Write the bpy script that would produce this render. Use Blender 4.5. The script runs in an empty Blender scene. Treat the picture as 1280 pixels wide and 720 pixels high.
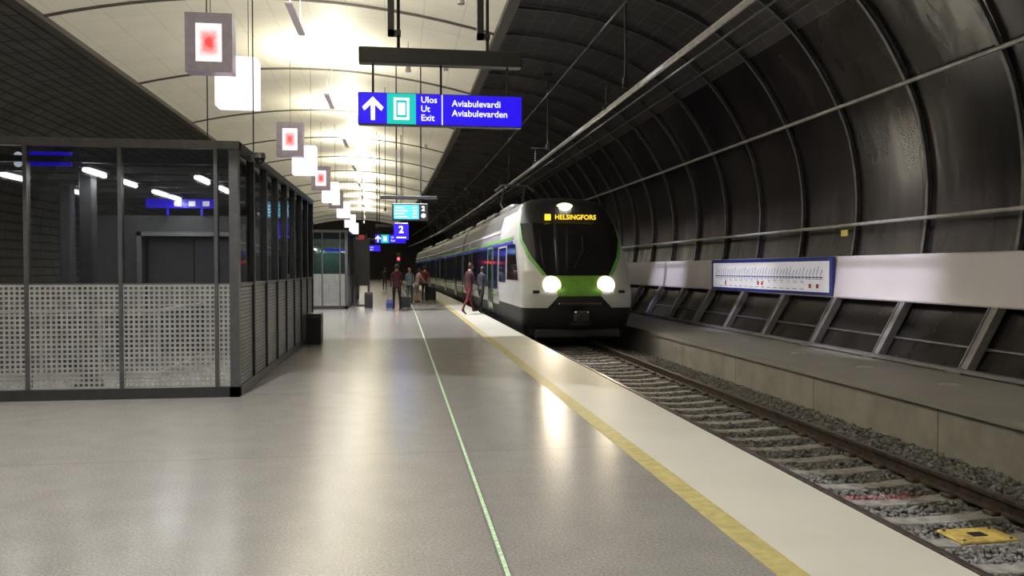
import bpy, math, random, bmesh
import numpy as np
from mathutils import Vector, Matrix, Euler
random.seed(7); np.random.seed(7)
S = bpy.context.scene
COL = S.collection
try:
    S.view_settings.view_transform = 'Standard'
    S.view_settings.look = 'None'
except Exception: pass

def B(y): return -0.0003*max(0.0, y-25)**2

# ---------------------------------------------------------------- materials
def mat(name, col, rough=.5, metal=0, em=None, es=0, nscale=8, namt=.12, spec=.5, bump=0, col2=None, thr=(.35,.65), stretch=None, bdist=.02):
    m = bpy.data.materials.new(name); m.use_nodes = True
    nt = m.node_tree; N = nt.nodes; L = nt.links
    b = N['Principled BSDF']
    tc = N.new('ShaderNodeTexCoord'); no = N.new('ShaderNodeTexNoise')
    no.inputs['Scale'].default_value = nscale; no.inputs['Detail'].default_value = 4
    src = tc.outputs['Object']
    if stretch:
        mp = N.new('ShaderNodeMapping'); mp.inputs['Scale'].default_value = stretch
        L.new(src, mp.inputs['Vector']); src = mp.outputs['Vector']
    L.new(src, no.inputs['Vector'])
    cr = N.new('ShaderNodeValToRGB')
    c1 = tuple(max(0, c*(1-namt)) for c in col); c2 = col2 or tuple(min(1, c*(1+namt)) for c in col)
    cr.color_ramp.elements[0].position = thr[0]; cr.color_ramp.elements[1].position = thr[1]
    cr.color_ramp.elements[0].color = (*c1, 1); cr.color_ramp.elements[1].color = (*c2, 1)
    L.new(no.outputs['Fac'], cr.inputs['Fac']); L.new(cr.outputs['Color'], b.inputs['Base Color'])
    b.inputs['Roughness'].default_value = rough; b.inputs['Metallic'].default_value = metal
    b.inputs['Specular IOR Level'].default_value = spec
    if em:
        b.inputs['Emission Color'].default_value = (*em, 1); b.inputs['Emission Strength'].default_value = es
    if bump:
        bp = N.new('ShaderNodeBump'); bp.inputs['Strength'].default_value = bump; bp.inputs['Distance'].default_value = bdist
        L.new(no.outputs['Fac'], bp.inputs['Height']); L.new(bp.outputs['Normal'], b.inputs['Normal'])
    return m

def glassmat(name, tint=(.75,.78,.8), gloss=.16, rough=.03):
    m = bpy.data.materials.new(name); m.use_nodes = True
    nt = m.node_tree; N = nt.nodes; L = nt.links
    N.remove(N['Principled BSDF'])
    t = N.new('ShaderNodeBsdfTransparent'); t.inputs['Color'].default_value = (*tint, 1)
    g = N.new('ShaderNodeBsdfGlossy'); g.inputs['Roughness'].default_value = rough
    no = N.new('ShaderNodeTexNoise'); no.inputs['Scale'].default_value = 1.5
    mr = N.new('ShaderNodeMapRange'); mr.inputs['To Min'].default_value = gloss*.8; mr.inputs['To Max'].default_value = gloss*1.2
    mx = N.new('ShaderNodeMixShader'); L.new(no.outputs['Fac'], mr.inputs['Value']); L.new(mr.outputs['Result'], mx.inputs['Fac'])
    L.new(t.outputs[0], mx.inputs[1]); L.new(g.outputs[0], mx.inputs[2]); L.new(mx.outputs[0], N['Material Output'].inputs['Surface'])
    return m

def brickify(m, w, h, mortar, colmul, uv=True, shift=None):
    nt = m.node_tree; N = nt.nodes; L = nt.links; b = N['Principled BSDF']
    lk = b.inputs['Base Color'].links[0]; src = lk.from_socket
    tc = N.new('ShaderNodeTexCoord'); br = N.new('ShaderNodeTexBrick')
    br.offset = 0; br.squash = 1
    br.inputs['Scale'].default_value = 1; br.inputs['Brick Width'].default_value = w; br.inputs['Row Height'].default_value = h
    br.inputs['Mortar Size'].default_value = mortar; br.inputs['Mortar Smooth'].default_value = .1
    br.inputs['Color1'].default_value = (1,1,1,1); br.inputs['Color2'].default_value = (.96,.96,.96,1); br.inputs['Mortar'].default_value = (*colmul,1)
    v = tc.outputs['UV' if uv else 'Object']
    if shift:
        mp = N.new('ShaderNodeMapping'); mp.inputs['Location'].default_value = shift; L.new(v, mp.inputs['Vector']); v = mp.outputs['Vector']
    L.new(v, br.inputs['Vector'])
    mx = N.new('ShaderNodeMix'); mx.data_type = 'RGBA'; mx.blend_type = 'MULTIPLY'; mx.inputs[0].default_value = 1
    L.new(src, mx.inputs[6]); L.new(br.outputs['Color'], mx.inputs[7]); L.new(mx.outputs[2], b.inputs['Base Color'])
    return m

def floormat():
    m = mat('floor_concrete', (.325,.313,.303), rough=.3, nscale=3.0, namt=.12, thr=(.1,.9))
    nt = m.node_tree; N = nt.nodes; L = nt.links; b = N['Principled BSDF']
    src = b.inputs['Base Color'].links[0].from_socket
    tc = N.new('ShaderNodeTexCoord')
    n2 = N.new('ShaderNodeTexNoise'); n2.inputs['Scale'].default_value = 60; n2.inputs['Detail'].default_value = 4; n2.inputs['Roughness'].default_value = .7
    L.new(tc.outputs['Object'], n2.inputs['Vector'])
    cr = N.new('ShaderNodeValToRGB'); cr.color_ramp.elements[0].position = .36; cr.color_ramp.elements[1].position = .64
    cr.color_ramp.elements[0].color = (.6,.6,.6,1); cr.color_ramp.elements[1].color = (1.0,1.0,1.0,1)
    L.new(n2.outputs['Fac'], cr.inputs['Fac'])
    mx = N.new('ShaderNodeMix'); mx.data_type = 'RGBA'; mx.blend_type = 'MULTIPLY'; mx.inputs[0].default_value = 1
    L.new(src, mx.inputs[6]); L.new(cr.outputs['Color'], mx.inputs[7]); L.new(mx.outputs[2], b.inputs['Base Color'])
    b.inputs['Roughness'].default_value = .22
    return brickify(m, 60, 3.6, .006, (.62,.62,.62), uv=False, shift=(25,.2,0))

M = {}
M['floor'] = floormat()
M['white_strip'] = mat('edge_concrete', (.54,.53,.48), .5, nscale=1.5, namt=.06, thr=(.2,.8))
M['yellow'] = mat('yellow_tactile', (.44,.38,.16), .5, nscale=12, namt=.15)
M['lum'] = mat('luminous_green', (.50,.72,.48), .4, nscale=30, namt=.3)
M['groove'] = mat('groove_dark', (.13,.125,.12), .6)
M['conc'] = brickify(mat('ledge_concrete', (.36,.345,.315), .7, nscale=2.5, namt=.12, bump=.1), 3.2, 9, .012, (.4,.4,.4), uv=True)
M['ledge_top'] = mat('ledge_top', (.33,.32,.305), .5, nscale=1.2, namt=.12, thr=(.2,.8))
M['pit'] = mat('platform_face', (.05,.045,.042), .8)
M['ballast'] = mat('ballast', (.15,.148,.15), .9, nscale=14, namt=.4, bump=.6)
M['stone'] = mat('ballast_stone', (.21,.205,.205), .9, nscale=9, namt=.4)
M['stone_pink'] = mat('ballast_stone_pink', (.40,.16,.19), .9, nscale=9, namt=.3)
M['sleeper'] = mat('sleeper_concrete', (.34,.33,.325), .8, nscale=9, namt=.25)
M['rail'] = mat('rail_rust', (.08,.06,.05), .6, metal=.3, nscale=12, namt=.4)
M['railtop'] = mat('rail_top', (.18,.15,.14), .45, metal=.8)
M['wall'] = brickify(mat('tunnel_membrane', (.020,.017,.018), .2, nscale=.8, namt=.4, col2=(.062,.053,.056), thr=(.35,.8), stretch=(1,.9,.2), bump=.3, bdist=.12), 2.5, 40, .012, (.5,.5,.5))  # paler vertical streaks in the colour stand for blotchy reflections
M['mesh'] = brickify(mat('perforated_lining', (.052,.048,.048), .55, nscale=1.2, namt=.2, thr=(.3,.75)), .62, .55, .025, (1.9,1.85,1.85))
M['lattice'] = brickify(mat('lattice_lining', (.17,.165,.16), .55, nscale=.8, namt=.25, thr=(.3,.7)), 1.2, .42, .05, (.3,.3,.3))
M['ceil'] = brickify(mat('ceiling_panel', (.78,.75,.65), .55, nscale=1.1, namt=.03, em=(1,.92,.70), es=.14), 2.4, 1.2, .014, (.76,.76,.74))  # faint warm glow added to the panels to brighten the ceiling
M['ceilbeam'] = mat('ceiling_seam', (.12,.11,.10), .6)
M['rib'] = mat('galvanised_rib', (.15,.148,.152), .42, metal=.5, nscale=5, namt=.2)
M['bracket'] = mat('bracket_grey', (.05,.05,.05), .5, metal=.3)
M['strut'] = mat('strut_grey', (.30,.29,.32), .45, metal=.3)
M['pipe'] = mat('light_pipe', (.5,.49,.50), .4, metal=.2)
M['band'] = mat('white_enamel_panel', (.86,.82,.92), .28, metal=.0, nscale=.4, namt=.06, thr=(.2,.8))
M['black'] = mat('black_metal', (.018,.018,.02), .4, nscale=20)
M['dark'] = mat('dark_steel', (.045,.045,.048), .4, metal=.3)
M['grey'] = mat('grey_steel', (.22,.22,.225), .4, metal=.5)
M['post'] = mat('post_steel', (.11,.11,.115), .4, metal=.5)
M['perf'] = mat('perforated_steel', (.46,.46,.45), .32, metal=.5, nscale=5)
M['glass'] = glassmat('clear_glass', (.64,.66,.68), .2)
M['gglass'] = glassmat('green_glass', (.6,.72,.70), .25)
M['kiosk_in'] = mat('interior_panel', (.075,.075,.077), .35)
M['kiosk_door'] = mat('interior_door', (.10,.10,.103), .3, metal=.4)
M['tube'] = mat('lit_tube', (.9,.9,.9), em=(1,.98,.92), es=16)
M['blue'] = mat('sign_blue', (.02,.01,.35), .3, em=(.018,.004,.8), es=1.0, namt=.05)
M['white_em'] = mat('sign_white', (.9,.9,.9), em=(.85,.88,1), es=1.1)
M['green_em'] = mat('sign_green', (.01,.3,.2), em=(.003,.56,.52), es=.95)
M['cyan_em'] = mat('screen_cyan', (.05,.3,.5), em=(.03,.42,.85), es=1.0, nscale=6, namt=.2)
M['red_em'] = mat('signal_red', (.8,.02,.02), em=(1,.02,.03), es=12)
M['white_paint'] = mat('white_paint', (.56,.57,.57), .25, nscale=2, namt=.03)
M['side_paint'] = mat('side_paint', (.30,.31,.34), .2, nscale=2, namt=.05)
M['roof_dark'] = mat('roof_grey', (.08,.08,.085), .5, nscale=2, namt=.1)
M['green_paint'] = mat('green_paint', (.13,.28,.05), .3, em=(.20,.42,.04), es=.06)  # faint lime glow in the paint imitates glare from the lamps beside it
M['stripe'] = mat('green_stripe', (.14,.40,.08), .3)
M['violet'] = mat('blue_violet_stripe', (.05,.05,.42), .25, em=(.05,.04,.5), es=.15)  # stripe colour carries a faint blue glow of its own
M['winblack'] = mat('train_glass', (.014,.014,.016), .08, nscale=2, spec=.8)
M['winblue'] = mat('train_window', (.015,.02,.06), .08, nscale=2, spec=.9)
M['door'] = mat('train_door', (.02,.022,.03), .2)
M['skirt'] = mat('underframe_black', (.015,.014,.014), .6)
M['head'] = mat('headlamp', (1,.9,.7), em=(1,.90,.74), es=80)
M['head_glare'] = mat('headlamp_glare', (1,.85,.6), em=(1,.82,.56), es=1.1)  # glowing colour standing in for the glare around the lamps
M['amber'] = mat('amber_led', (1,.7,.1), em=(1,.66,.02), es=1.4)
M['map'] = mat('map_white', (.85,.85,.87), .3, em=(.8,.8,.95), es=.25)
M['mapblue'] = mat('map_blue', (.04,.06,.35), .3)
M['mapred'] = mat('map_red', (.65,.06,.05), .4)
M['balise'] = mat('balise_yellow', (.62,.46,.13), .5, nscale=10, namt=.25)
M['skin'] = mat('skin', (.45,.26,.18), .5)
M['hair'] = mat('hair', (.03,.02,.015), .6)
M['shoe'] = mat('shoe', (.03,.03,.03), .5)
M['tag'] = mat('yellow_tag', (.7,.6,.1), .5)

def lanternmat():
    m = bpy.data.materials.new('lantern_picture'); m.use_nodes = True
    nt = m.node_tree; N = nt.nodes; L = nt.links; b = N['Principled BSDF']
    tc = N.new('ShaderNodeTexCoord'); ab = N.new('ShaderNodeVectorMath'); ab.operation = 'ABSOLUTE'
    L.new(tc.outputs['Object'], ab.inputs[0])
    sx = N.new('ShaderNodeSeparateXYZ'); L.new(ab.outputs['Vector'], sx.inputs[0])
    p1 = N.new('ShaderNodeMath'); p1.operation='MULTIPLY'; p1.inputs[1].default_value=1.45; L.new(sx.outputs['X'], p1.inputs[0])
    mxm = N.new('ShaderNodeMath'); mxm.operation='SMOOTH_MAX'; mxm.inputs[2].default_value=.12
    L.new(p1.outputs[0], mxm.inputs[0]); L.new(sx.outputs['Z'], mxm.inputs[1])
    no = N.new('ShaderNodeTexNoise'); no.inputs['Scale'].default_value = 14
    L.new(tc.outputs['Object'], no.inputs['Vector'])
    ad = N.new('ShaderNodeMath'); ad.operation = 'MULTIPLY_ADD'; ad.inputs[1].default_value = .12
    L.new(no.outputs['Fac'], ad.inputs[0]); L.new(mxm.outputs[0], ad.inputs[2])
    cr = N.new('ShaderNodeValToRGB'); e = cr.color_ramp.elements
    e[0].position = .14; e[0].color = (.9,.005,.015,1); e[1].position = .40; e[1].color = (1,.84,.86,1)
    k = e.new(.26); k.color = (1,.30,.32,1)
    L.new(ad.outputs[0], cr.inputs['Fac']); L.new(cr.outputs['Color'], b.inputs['Emission Color'])
    b.inputs['Emission Strength'].default_value = 1.3; b.inputs['Base Color'].default_value = (.3,.2,.2,1)
    return m
M['lantern'] = lanternmat()
M['lantern_glow'] = mat('lantern_glow', (.9,.8,.85), em=(1,.86,.92), es=1.5)
M['lantern_frame'] = mat('lantern_frame', (.26,.23,.27), .5, em=(.5,.42,.50), es=.14)

# ---------------------------------------------------------------- mesh builder
class MB:
    def __init__(s): s.v=[]; s.f=[]; s.m=[]; s.uv=None
    def quad(s, pts, mi=0):
        n=len(s.v); s.v += [tuple(p) for p in pts]; s.f.append(tuple(range(n,n+len(pts)))); s.m.append(mi)
    def box(s,x0,x1,y0,y1,z0,z1,mi=0,T=None):
        n=len(s.v)
        P=[(x0,y0,z0),(x1,y0,z0),(x1,y1,z0),(x0,y1,z0),(x0,y0,z1),(x1,y0,z1),(x1,y1,z1),(x0,y1,z1)]
        if T is not None: P=[tuple(T@Vector(p)) for p in P]
        s.v += P
        for f in ((0,3,2,1),(4,5,6,7),(0,1,5,4),(1,2,6,5),(2,3,7,6),(3,0,4,7)):
            s.f.append(tuple(n+i for i in f)); s.m.append(mi)
        return s
    def bbox(s,x0,x1,y0,y1,z0,z1,c,mi=0):
        n=len(s.v)
        def ring(z,i):
            a=c+i
            return [(x0+a,y0+i,z),(x1-a,y0+i,z),(x1-i,y0+a,z),(x1-i,y1-a,z),(x1-a,y1-i,z),(x0+a,y1-i,z),(x0+i,y1-a,z),(x0+i,y0+a,z)]
        R=[ring(z0,c*.5),ring(z0+c,0),ring(z1-c,0),ring(z1,c*.6)]
        for r in R: s.v+=r
        for k in range(3):
            for i in range(8):
                j=(i+1)%8; s.f.append((n+k*8+i,n+k*8+j,n+k*8+8+j,n+k*8+8+i)); s.m.append(mi)
        s.f.append(tuple(n+7-i for i in range(8))); s.m.append(mi)
        s.f.append(tuple(n+24+i for i in range(8))); s.m.append(mi)
        return s
    def cyl(s,p0,p1,r0,r1=None,n=12,mi=0,cap=True):
        r1 = r0 if r1 is None else r1
        p0=Vector(p0); p1=Vector(p1); d=(p1-p0).normalized()
        a=d.orthogonal().normalized(); b=d.cross(a); k=len(s.v)
        for p,r in((p0,r0),(p1,r1)):
            for i in range(n):
                t=2*math.pi*i/n; s.v.append(tuple(p+a*r*math.cos(t)+b*r*math.sin(t)))
        for i in range(n):
            j=(i+1)%n; s.f.append((k+i,k+j,k+n+j,k+n+i)); s.m.append(mi)
        if cap:
            s.f.append(tuple(k+n-1-i for i in range(n))); s.m.append(mi)
            s.f.append(tuple(k+n+i for i in range(n))); s.m.append(mi)
        return s
    def tube(s,pts,r,n=8,mi=0):
        for a,b in zip(pts[:-1],pts[1:]): s.cyl(a,b,r,r,n,mi)
        return s
    def ball(s,c,r,nu=12,nv=8,mi=0,sc=(1,1,1)):
        k=len(s.v)
        for j in range(nv+1):
            ph=math.pi*j/nv
            for i in range(nu):
                th=2*math.pi*i/nu
                s.v.append((c[0]+r*sc[0]*math.sin(ph)*math.cos(th),c[1]+r*sc[1]*math.sin(ph)*math.sin(th),c[2]+r*sc[2]*math.cos(ph)))
        for j in range(nv):
            for i in range(nu):
                i2=(i+1)%nu; s.f.append((k+j*nu+i,k+(j+1)*nu+i,k+(j+1)*nu+i2,k+j*nu+i2)); s.m.append(mi)
        return s
    def sweep(s,prof,ys,closed=False,mi=0,uv=False,flip=False):
        k=len(s.v); n=len(prof)
        for y in ys:
            bx=B(y)
            for (x,z) in prof: s.v.append((x+bx,y,z))
        al=[0]
        for a,b in zip(prof[:-1],prof[1:]): al.append(al[-1]+math.dist(a,b))
        if s.uv is None and uv: s.uv=[]
        m = n if closed else n-1
        for j in range(len(ys)-1):
            for i in range(m):
                i2=(i+1)%n
                f=[k+j*n+i,k+(j+1)*n+i,k+(j+1)*n+i2,k+j*n+i2]
                u=[(ys[j],al[i]),(ys[j+1],al[i]),(ys[j+1],al[i2]),(ys[j],al[i2])]
                if flip: f.reverse(); u.reverse()
                s.f.append(tuple(f)); s.m.append(mi)
                if uv: s.uv.append(u)
        if closed:
            s.f.append(tuple(k+i for i in range(n))); s.m.append(mi)
            e=k+(len(ys)-1)*n; s.f.append(tuple(e+n-1-i for i in range(n))); s.m.append(mi)
        return s
    def build(s,name,mats,parent=None,loc=(0,0,0),rot=None,smooth=False,origin=None):
        me=bpy.data.meshes.new(name)
        v=s.v
        if origin is not None: v=[(a-origin[0],b-origin[1],c-origin[2]) for a,b,c in v]; loc=origin
        me.from_pydata(v,[],s.f)
        if not isinstance(mats,(list,tuple)): mats=[mats]
        for m in mats: me.materials.append(m)
        me.polygons.foreach_set('material_index',s.m)
        if smooth: me.polygons.foreach_set('use_smooth',[True]*len(s.f))
        if s.uv:
            ul=me.uv_layers.new(name='UVMap')
            flat=[c for f in s.uv for c in f]
            for i,c in enumerate(flat):
                if i < len(ul.data): ul.data[i].uv=c
        me.update()
        o=bpy.data.objects.new(name,me); COL.objects.link(o); o.location=loc
        if rot: o.rotation_euler=rot
        if parent: o.parent=parent
        return o

def tag(o,label,cat,group=None,kind=None):
    o['label']=label; o['category']=cat
    if group: o['group']=group
    if kind: o['kind']=kind
    return o
def root(name,loc,label,cat,group=None,rot=(0,0,0)):
    e=bpy.data.objects.new(name,None); COL.objects.link(e); e.location=loc; e.rotation_euler=rot; e.empty_display_size=.2
    return tag(e,label,cat,group)
def copy_thing(r,loc,rot=None,label=None):
    kids={}
    for o in list(COL.objects):
        if o.parent: kids.setdefault(o.parent.name,[]).append(o)
    def rec(o,par):
        c=o.copy(); COL.objects.link(c)
        if par: c.parent=par
        for k in kids.get(o.name,[]): rec(k,c)
        return c
    n=rec(r,None); n.location=loc
    if rot: n.rotation_euler=rot
    if label: n['label']=label
    return n
def text(body,size,loc,m,parent=None,rot=(math.pi/2,0,0),align='LEFT',bold=.0,name='lettering',ext=.002):
    cu=bpy.data.curves.new('tmp','FONT'); cu.body=body; cu.size=size; cu.align_x=align; cu.align_y='CENTER'; cu.extrude=ext; cu.offset=bold
    cu.resolution_u=3
    o=bpy.data.objects.new('tmp',cu); COL.objects.link(o)
    dg=bpy.context.evaluated_depsgraph_get(); me=bpy.data.meshes.new_from_object(o.evaluated_get(dg))
    bpy.data.objects.remove(o); me.materials.clear(); me.materials.append(m)
    t=bpy.data.objects.new(name,me); COL.objects.link(t); t.location=loc; t.rotation_euler=rot
    if parent: t.parent=parent
    return t

Y0,Y1=-21,135
YS=[Y0+i*3 for i in range(int((Y1-Y0)/3)+1)]
XC=-3.65
def mir(prof): return [(2*XC-x,z) for x,z in prof]

# ---------------------------------------------------------------- structure
o=MB().sweep([(2*XC-3.0,-.02),(2*XC-3.0,0),(1.95,0),(1.95,-.02)],YS,flip=True).build('floor',M['floor']); tag(o,'polished speckled grey concrete station platform floor','floor',kind='structure')
o=MB().sweep([(1.95,-.25),(1.95,0.002),(2.12,0.002),(2.12,-.25)],YS,closed=True,flip=True).build('trim_1',M['yellow']); tag(o,'yellow tactile warning line along platform edge','line',kind='structure')
o=MB().sweep([(2.12,-.25),(2.12,0.0),(3.0,0.0),(3.0,-.14),(2.9,-.25)],YS,closed=True,flip=True).build('trim_2',M['white_strip']); tag(o,'pale concrete platform edge strip beside the track','platform edge',kind='structure')
o=MB().sweep([(.544,.001),(.544,.003),(.568,.003),(.568,.001)],YS,flip=True).build('trim_3',M['lum']); tag(o,'pale green luminous guide line set in the floor','line',kind='structure')
m=MB().sweep([(.53,.001),(.53,.0025),(.544,.0025)],YS,flip=True); m.sweep([(.568,.0025),(.582,.0025),(.582,.001)],YS,flip=True)
o=m.build('trim_4',M['groove']); tag(o,'dark grooves beside the green guide line','line',kind='structure')
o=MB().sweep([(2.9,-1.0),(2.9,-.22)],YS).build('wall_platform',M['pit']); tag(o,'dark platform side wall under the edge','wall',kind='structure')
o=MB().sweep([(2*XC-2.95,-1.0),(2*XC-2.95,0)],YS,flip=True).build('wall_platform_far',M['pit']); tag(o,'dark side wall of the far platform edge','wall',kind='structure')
bed=[(2.9,-.80),(3.4,-.76),(4.88,-.78),(6.2,-.76),(7.05,-.84)]
o=MB().sweep(bed,YS,flip=True).build('floor_trackbed',M['ballast']); tag(o,'dark crushed stone bed under the track','ground',kind='structure')
o=MB().sweep(mir(bed),YS).build('floor_trackbed_opposite',M['ballast']); tag(o,'dark crushed stone bed of the opposite track','ground',kind='structure')
ys1=[-22+i*3.2 for i in range(50)]
def ledge(f,side,fl):
    m=MB(); m.sweep(f([(7.0,-.95),(7.0,-.22)]),ys1,uv=True,flip=not fl,mi=0)
    m.sweep(f([(6.95,-.22),(6.95,-.13),(9.6,-.15)]),ys1,uv=True,flip=not fl,mi=1)
    m.sweep(f([(7.0,-.22),(6.95,-.22)]),ys1,uv=True,flip=not fl,mi=1)
    o=m.build('wall_ledge_'+side,[M['conc'],M['ledge_top']]); tag(o,'low concrete retaining ledge beside the track','ledge',kind='structure')
ledge(lambda p:p,'right',False); ledge(mir,'left',True)
WP=[(9.5,-.16),(10.15,.9),(10.45,2),(10.55,3.3),(10.35,4.6),(9.95,5.6),(9.4,6.5),(8.7,7.3),(7.8,7.95),(6.7,8.45),(5.5,8.78),(4.3,8.95),(3.1,9.0)]
def smoothprof(P,n=3):
    out=[]
    for i in range(len(P)-1):
        p0=P[max(i-1,0)];p1=P[i];p2=P[i+1];p3=P[min(i+2,len(P)-1)]
        for k in range(n):
            t=k/n
            out.append(tuple(.5*((2*p1[a])+(-p0[a]+p2[a])*t+(2*p0[a]-5*p1[a]+4*p2[a]-p3[a])*t*t+(-p0[a]+3*p1[a]-3*p2[a]+p3[a])*t**3) for a in (0,1)))
    out.append(P[-1]); return out
WPS=smoothprof(WP)
i_split=next(i for i,p in enumerate(WPS) if p[1]>=6.9)
for side,f,fl in (('right',lambda p:p,True),('left',mir,False)):
    m=MB(); m.sweep(f(WPS[:i_split+1]),YS,uv=True,flip=not fl)
    m.sweep(f(WPS[i_split:]),YS,uv=True,mi=1,flip=not fl)
    o=m.build('wall_'+side,[M['wall'],M['mesh']] if side=='right' else [M['lattice'],M['lattice']],smooth=True); tag(o,'dark curved tunnel wall lined with panels','wall',kind='structure')
half=3.1-XC; RISE=.85; R=(half*half+RISE*RISE)/(2*RISE)
cp=[]
for i in range(17):
    x=XC+half-2*half*i/16; cp.append((x, 9.0+RISE-R+math.sqrt(R*R-(x-XC)**2)))
def cz(x): return 9.0+RISE-R+math.sqrt(R*R-(x-XC)**2)
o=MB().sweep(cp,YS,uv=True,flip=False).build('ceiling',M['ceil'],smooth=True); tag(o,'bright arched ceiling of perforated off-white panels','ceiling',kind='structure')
o=MB().box(-19,12,Y1-.1,Y1+.1,-1,10.5).build('wall_back',M['pit']); o.location.x=B(Y1); tag(o,'dark end of the tunnel','wall',kind='structure')
for k,f in ((5,lambda p:p),(6,mir)):
    o=MB().sweep(f([(3.25,8.82),(3.25,9.02),(2.95,9.04),(2.95,8.86)]),YS,closed=True).build('trim_%d'%k,M['ceilbeam']); tag(o,'dark edge strip where ceiling meets lining','trim',kind='structure')
k=7
for j in range(15):
    y=8+8.6*j
    m=MB(); n=len(cp)
    for i in range(n-1):
        (xa,za),(xb,zb)=cp[i],cp[i+1]
        a=B(y)
        m.quad([(xa+a,y-.05,za-.06),(xb+a,y-.05,zb-.06),(xb+a,y+.05,zb-.06),(xa+a,y+.05,za-.06)])
        m.quad([(xa+a,y-.05,za),(xb+a,y-.05,zb),(xb+a,y-.05,zb-.06),(xa+a,y-.05,za-.06)])
        m.quad([(xa+a,y+.05,za),(xa+a,y+.05,za-.06),(xb+a,y+.05,zb-.06),(xb+a,y+.05,zb)])
    o=m.build('trim_%d'%k,M['ceilbeam']); k+=1; tag(o,'dark transverse ceiling rib','trim',kind='structure')

# ---------------------------------------------------------------- steel ribs
inner=smoothprof([(p[0]-.10*(1 if i>0 else .3)*(1 if p[1]<8 else .3),p[1]-(0.0 if p[1]<5 else (.08 if p[1]<8.4 else .13))) for i,p in enumerate(WP)])
def rib():
    r=root('steel_rib',(0,0,0),'curved grey steel rib bracing the tunnel wall','rib','steel ribs along the tunnel wall')
    m=MB()
    pts=[p for p in inner if p[1]>.85]
    for (xa,za),(xb,zb) in zip(pts[:-1],pts[1:]):
        d=Vector((xb-xa,0,zb-za)).normalized(); nrm=Vector((-d.z,0,d.x))
        for (o0,o1,w) in ((0,.015,.04),(.015,.07,.012),(.07,.085,.04)):
            A=Vector((xa,0,za)); Bv=Vector((xb,0,zb))
            q=[A-nrm*o0,Bv-nrm*o0,Bv-nrm*o1,A-nrm*o1]
            for s_ in (-1,1):
                m.quad([(p.x,s_*w,p.z) for p in (q if s_<0 else q[::-1])])
            m.quad([(q[0].x,-w,q[0].z),(q[0].x,w,q[0].z),(q[1].x,w,q[1].z),(q[1].x,-w,q[1].z)])
            m.quad([(q[3].x,-w,q[3].z),(q[2].x,-w,q[2].z),(q[2].x,w,q[2].z),(q[3].x,w,q[3].z)])
    m.build('rib_beam',M['rib'],r)
    A=Vector((9.36,0,-.14)); C=Vector((9.98,0,.98)); d=(C-A).normalized(); nn=Vector((d.z,0,-d.x))
    m=MB()
    m.v+=[tuple(p+nn*q+Vector((0,y,0))) for y in (-.11,.11) for p in (A,C) for q in (0,.12)]
    for f in ((0,1,3,2),(4,6,7,5),(0,4,5,1),(2,3,7,6),(0,2,6,4),(1,5,7,3)): m.f.append(f); m.m.append(0)
    for y in (-.11,.09):
        k=len(m.v); m.v+=[tuple(p+nn*q+Vector((0,yy,0))) for yy in (y,y+.02) for p in (A,C) for q in (-.03,0)]
        for f in ((0,1,3,2),(4,6,7,5),(0,4,5,1),(2,3,7,6),(0,2,6,4),(1,5,7,3)): m.f.append(tuple(k+i for i in f)); m.m.append(0)
    m.build('foot_strut',M['strut'],r)
    m=MB(); m.box(9.2,9.55,-.18,.18,-.15,-.12)
    m.build('base_plate',M['grey'],r)
    return r
r0=rib(); r0.location=(0,9.75-5,0)
for i in range(1,46):
    y=4.75+2.5*i; copy_thing(r0,(B(y),y,0))

def lpipe(name,x,z,r,m,label,cat,y0=-6,y1=Y1-1,n=8):
    ys=[y0+3*i for i in range(int((y1-y0)/3)+1)]
    mb=MB(); prof=[(x+r*math.cos(2*math.pi*i/n),z+r*math.sin(2*math.pi*i/n)) for i in range(n)]
    mb.sweep(prof,ys,closed=True)
    o=mb.build(name,m,smooth=False); tag(o,label,cat); return o
lpipe('wall_pipe',10.22,2.62,.04,M['pipe'],'pale horizontal pipe running along the tunnel ribs','pipe')
lpipe('wall_pipe',9.92,5.3,.045,M['pipe'],'pale horizontal pipe high on the tunnel ribs','pipe')
lpipe('wall_pipe',8.5,7.15,.03,M['rib'],'grey conduit high on the tunnel lining','pipe')
lpipe('wall_pipe',9.75,.25,.03,M['rib'],'grey conduit behind the ledge struts','pipe')
o=MB().sweep([(9.2,-.12),(9.2,-.06),(9.34,-.06),(9.34,-.12)],YS,closed=True).build('foot_rail',M['strut']); tag(o,'grey steel foot rail on top of the concrete ledge','rail')

y=2.3
while y<125:
    L_=7.5
    ys=[y+.01,y+2.5,y+5,y+L_-.01]
    m=MB().sweep([(9.95,.95),(9.93,.98),(10.02,1.88),(10.06,1.91),(10.1,1.91),(10.02,.95)],ys,closed=True)
    o=m.build('wall_panel',M['band'],origin=(10+B(y),y,.95)); tag(o,'white enamel panel in the band along the tunnel wall','wall panel','white enamel wall panels')
    y+=L_
lm=root('line_map',(0,0,0),'white route map board with blue border on the panel band','sign')
m=MB(); m.box(9.90,9.97,17.3,24.5,.99,1.9); m.build('frame',M['mapblue'],lm)
def flat(y0,y1,z0,z1,x): m.quad([(x,y1,z0),(x,y0,z0),(x,y0,z1),(x,y1,z1)])
m=MB(); flat(17.42,24.38,1.06,1.84,9.895); m.build('board',M['map'],lm)
m=MB(); flat(17.7,24.2,1.40,1.42,9.892); flat(17.7,24.2,1.36,1.37,9.892)
flat(17.42,24.38,1.80,1.84,9.892)
for i in range(38): 
    yy=17.8+i*.17; m.cyl((9.893,yy,1.41),(9.889,yy,1.41),.028,n=8)
    h_=.14+.07*((i*7)%4)/3
    m.quad([(9.891,yy+.035,1.46),(9.891,yy+.01,1.46),(9.891,yy-.09,1.46+h_),(9.891,yy-.065,1.46+h_)])
m.build('route_line',M['mapblue'],lm)
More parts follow.
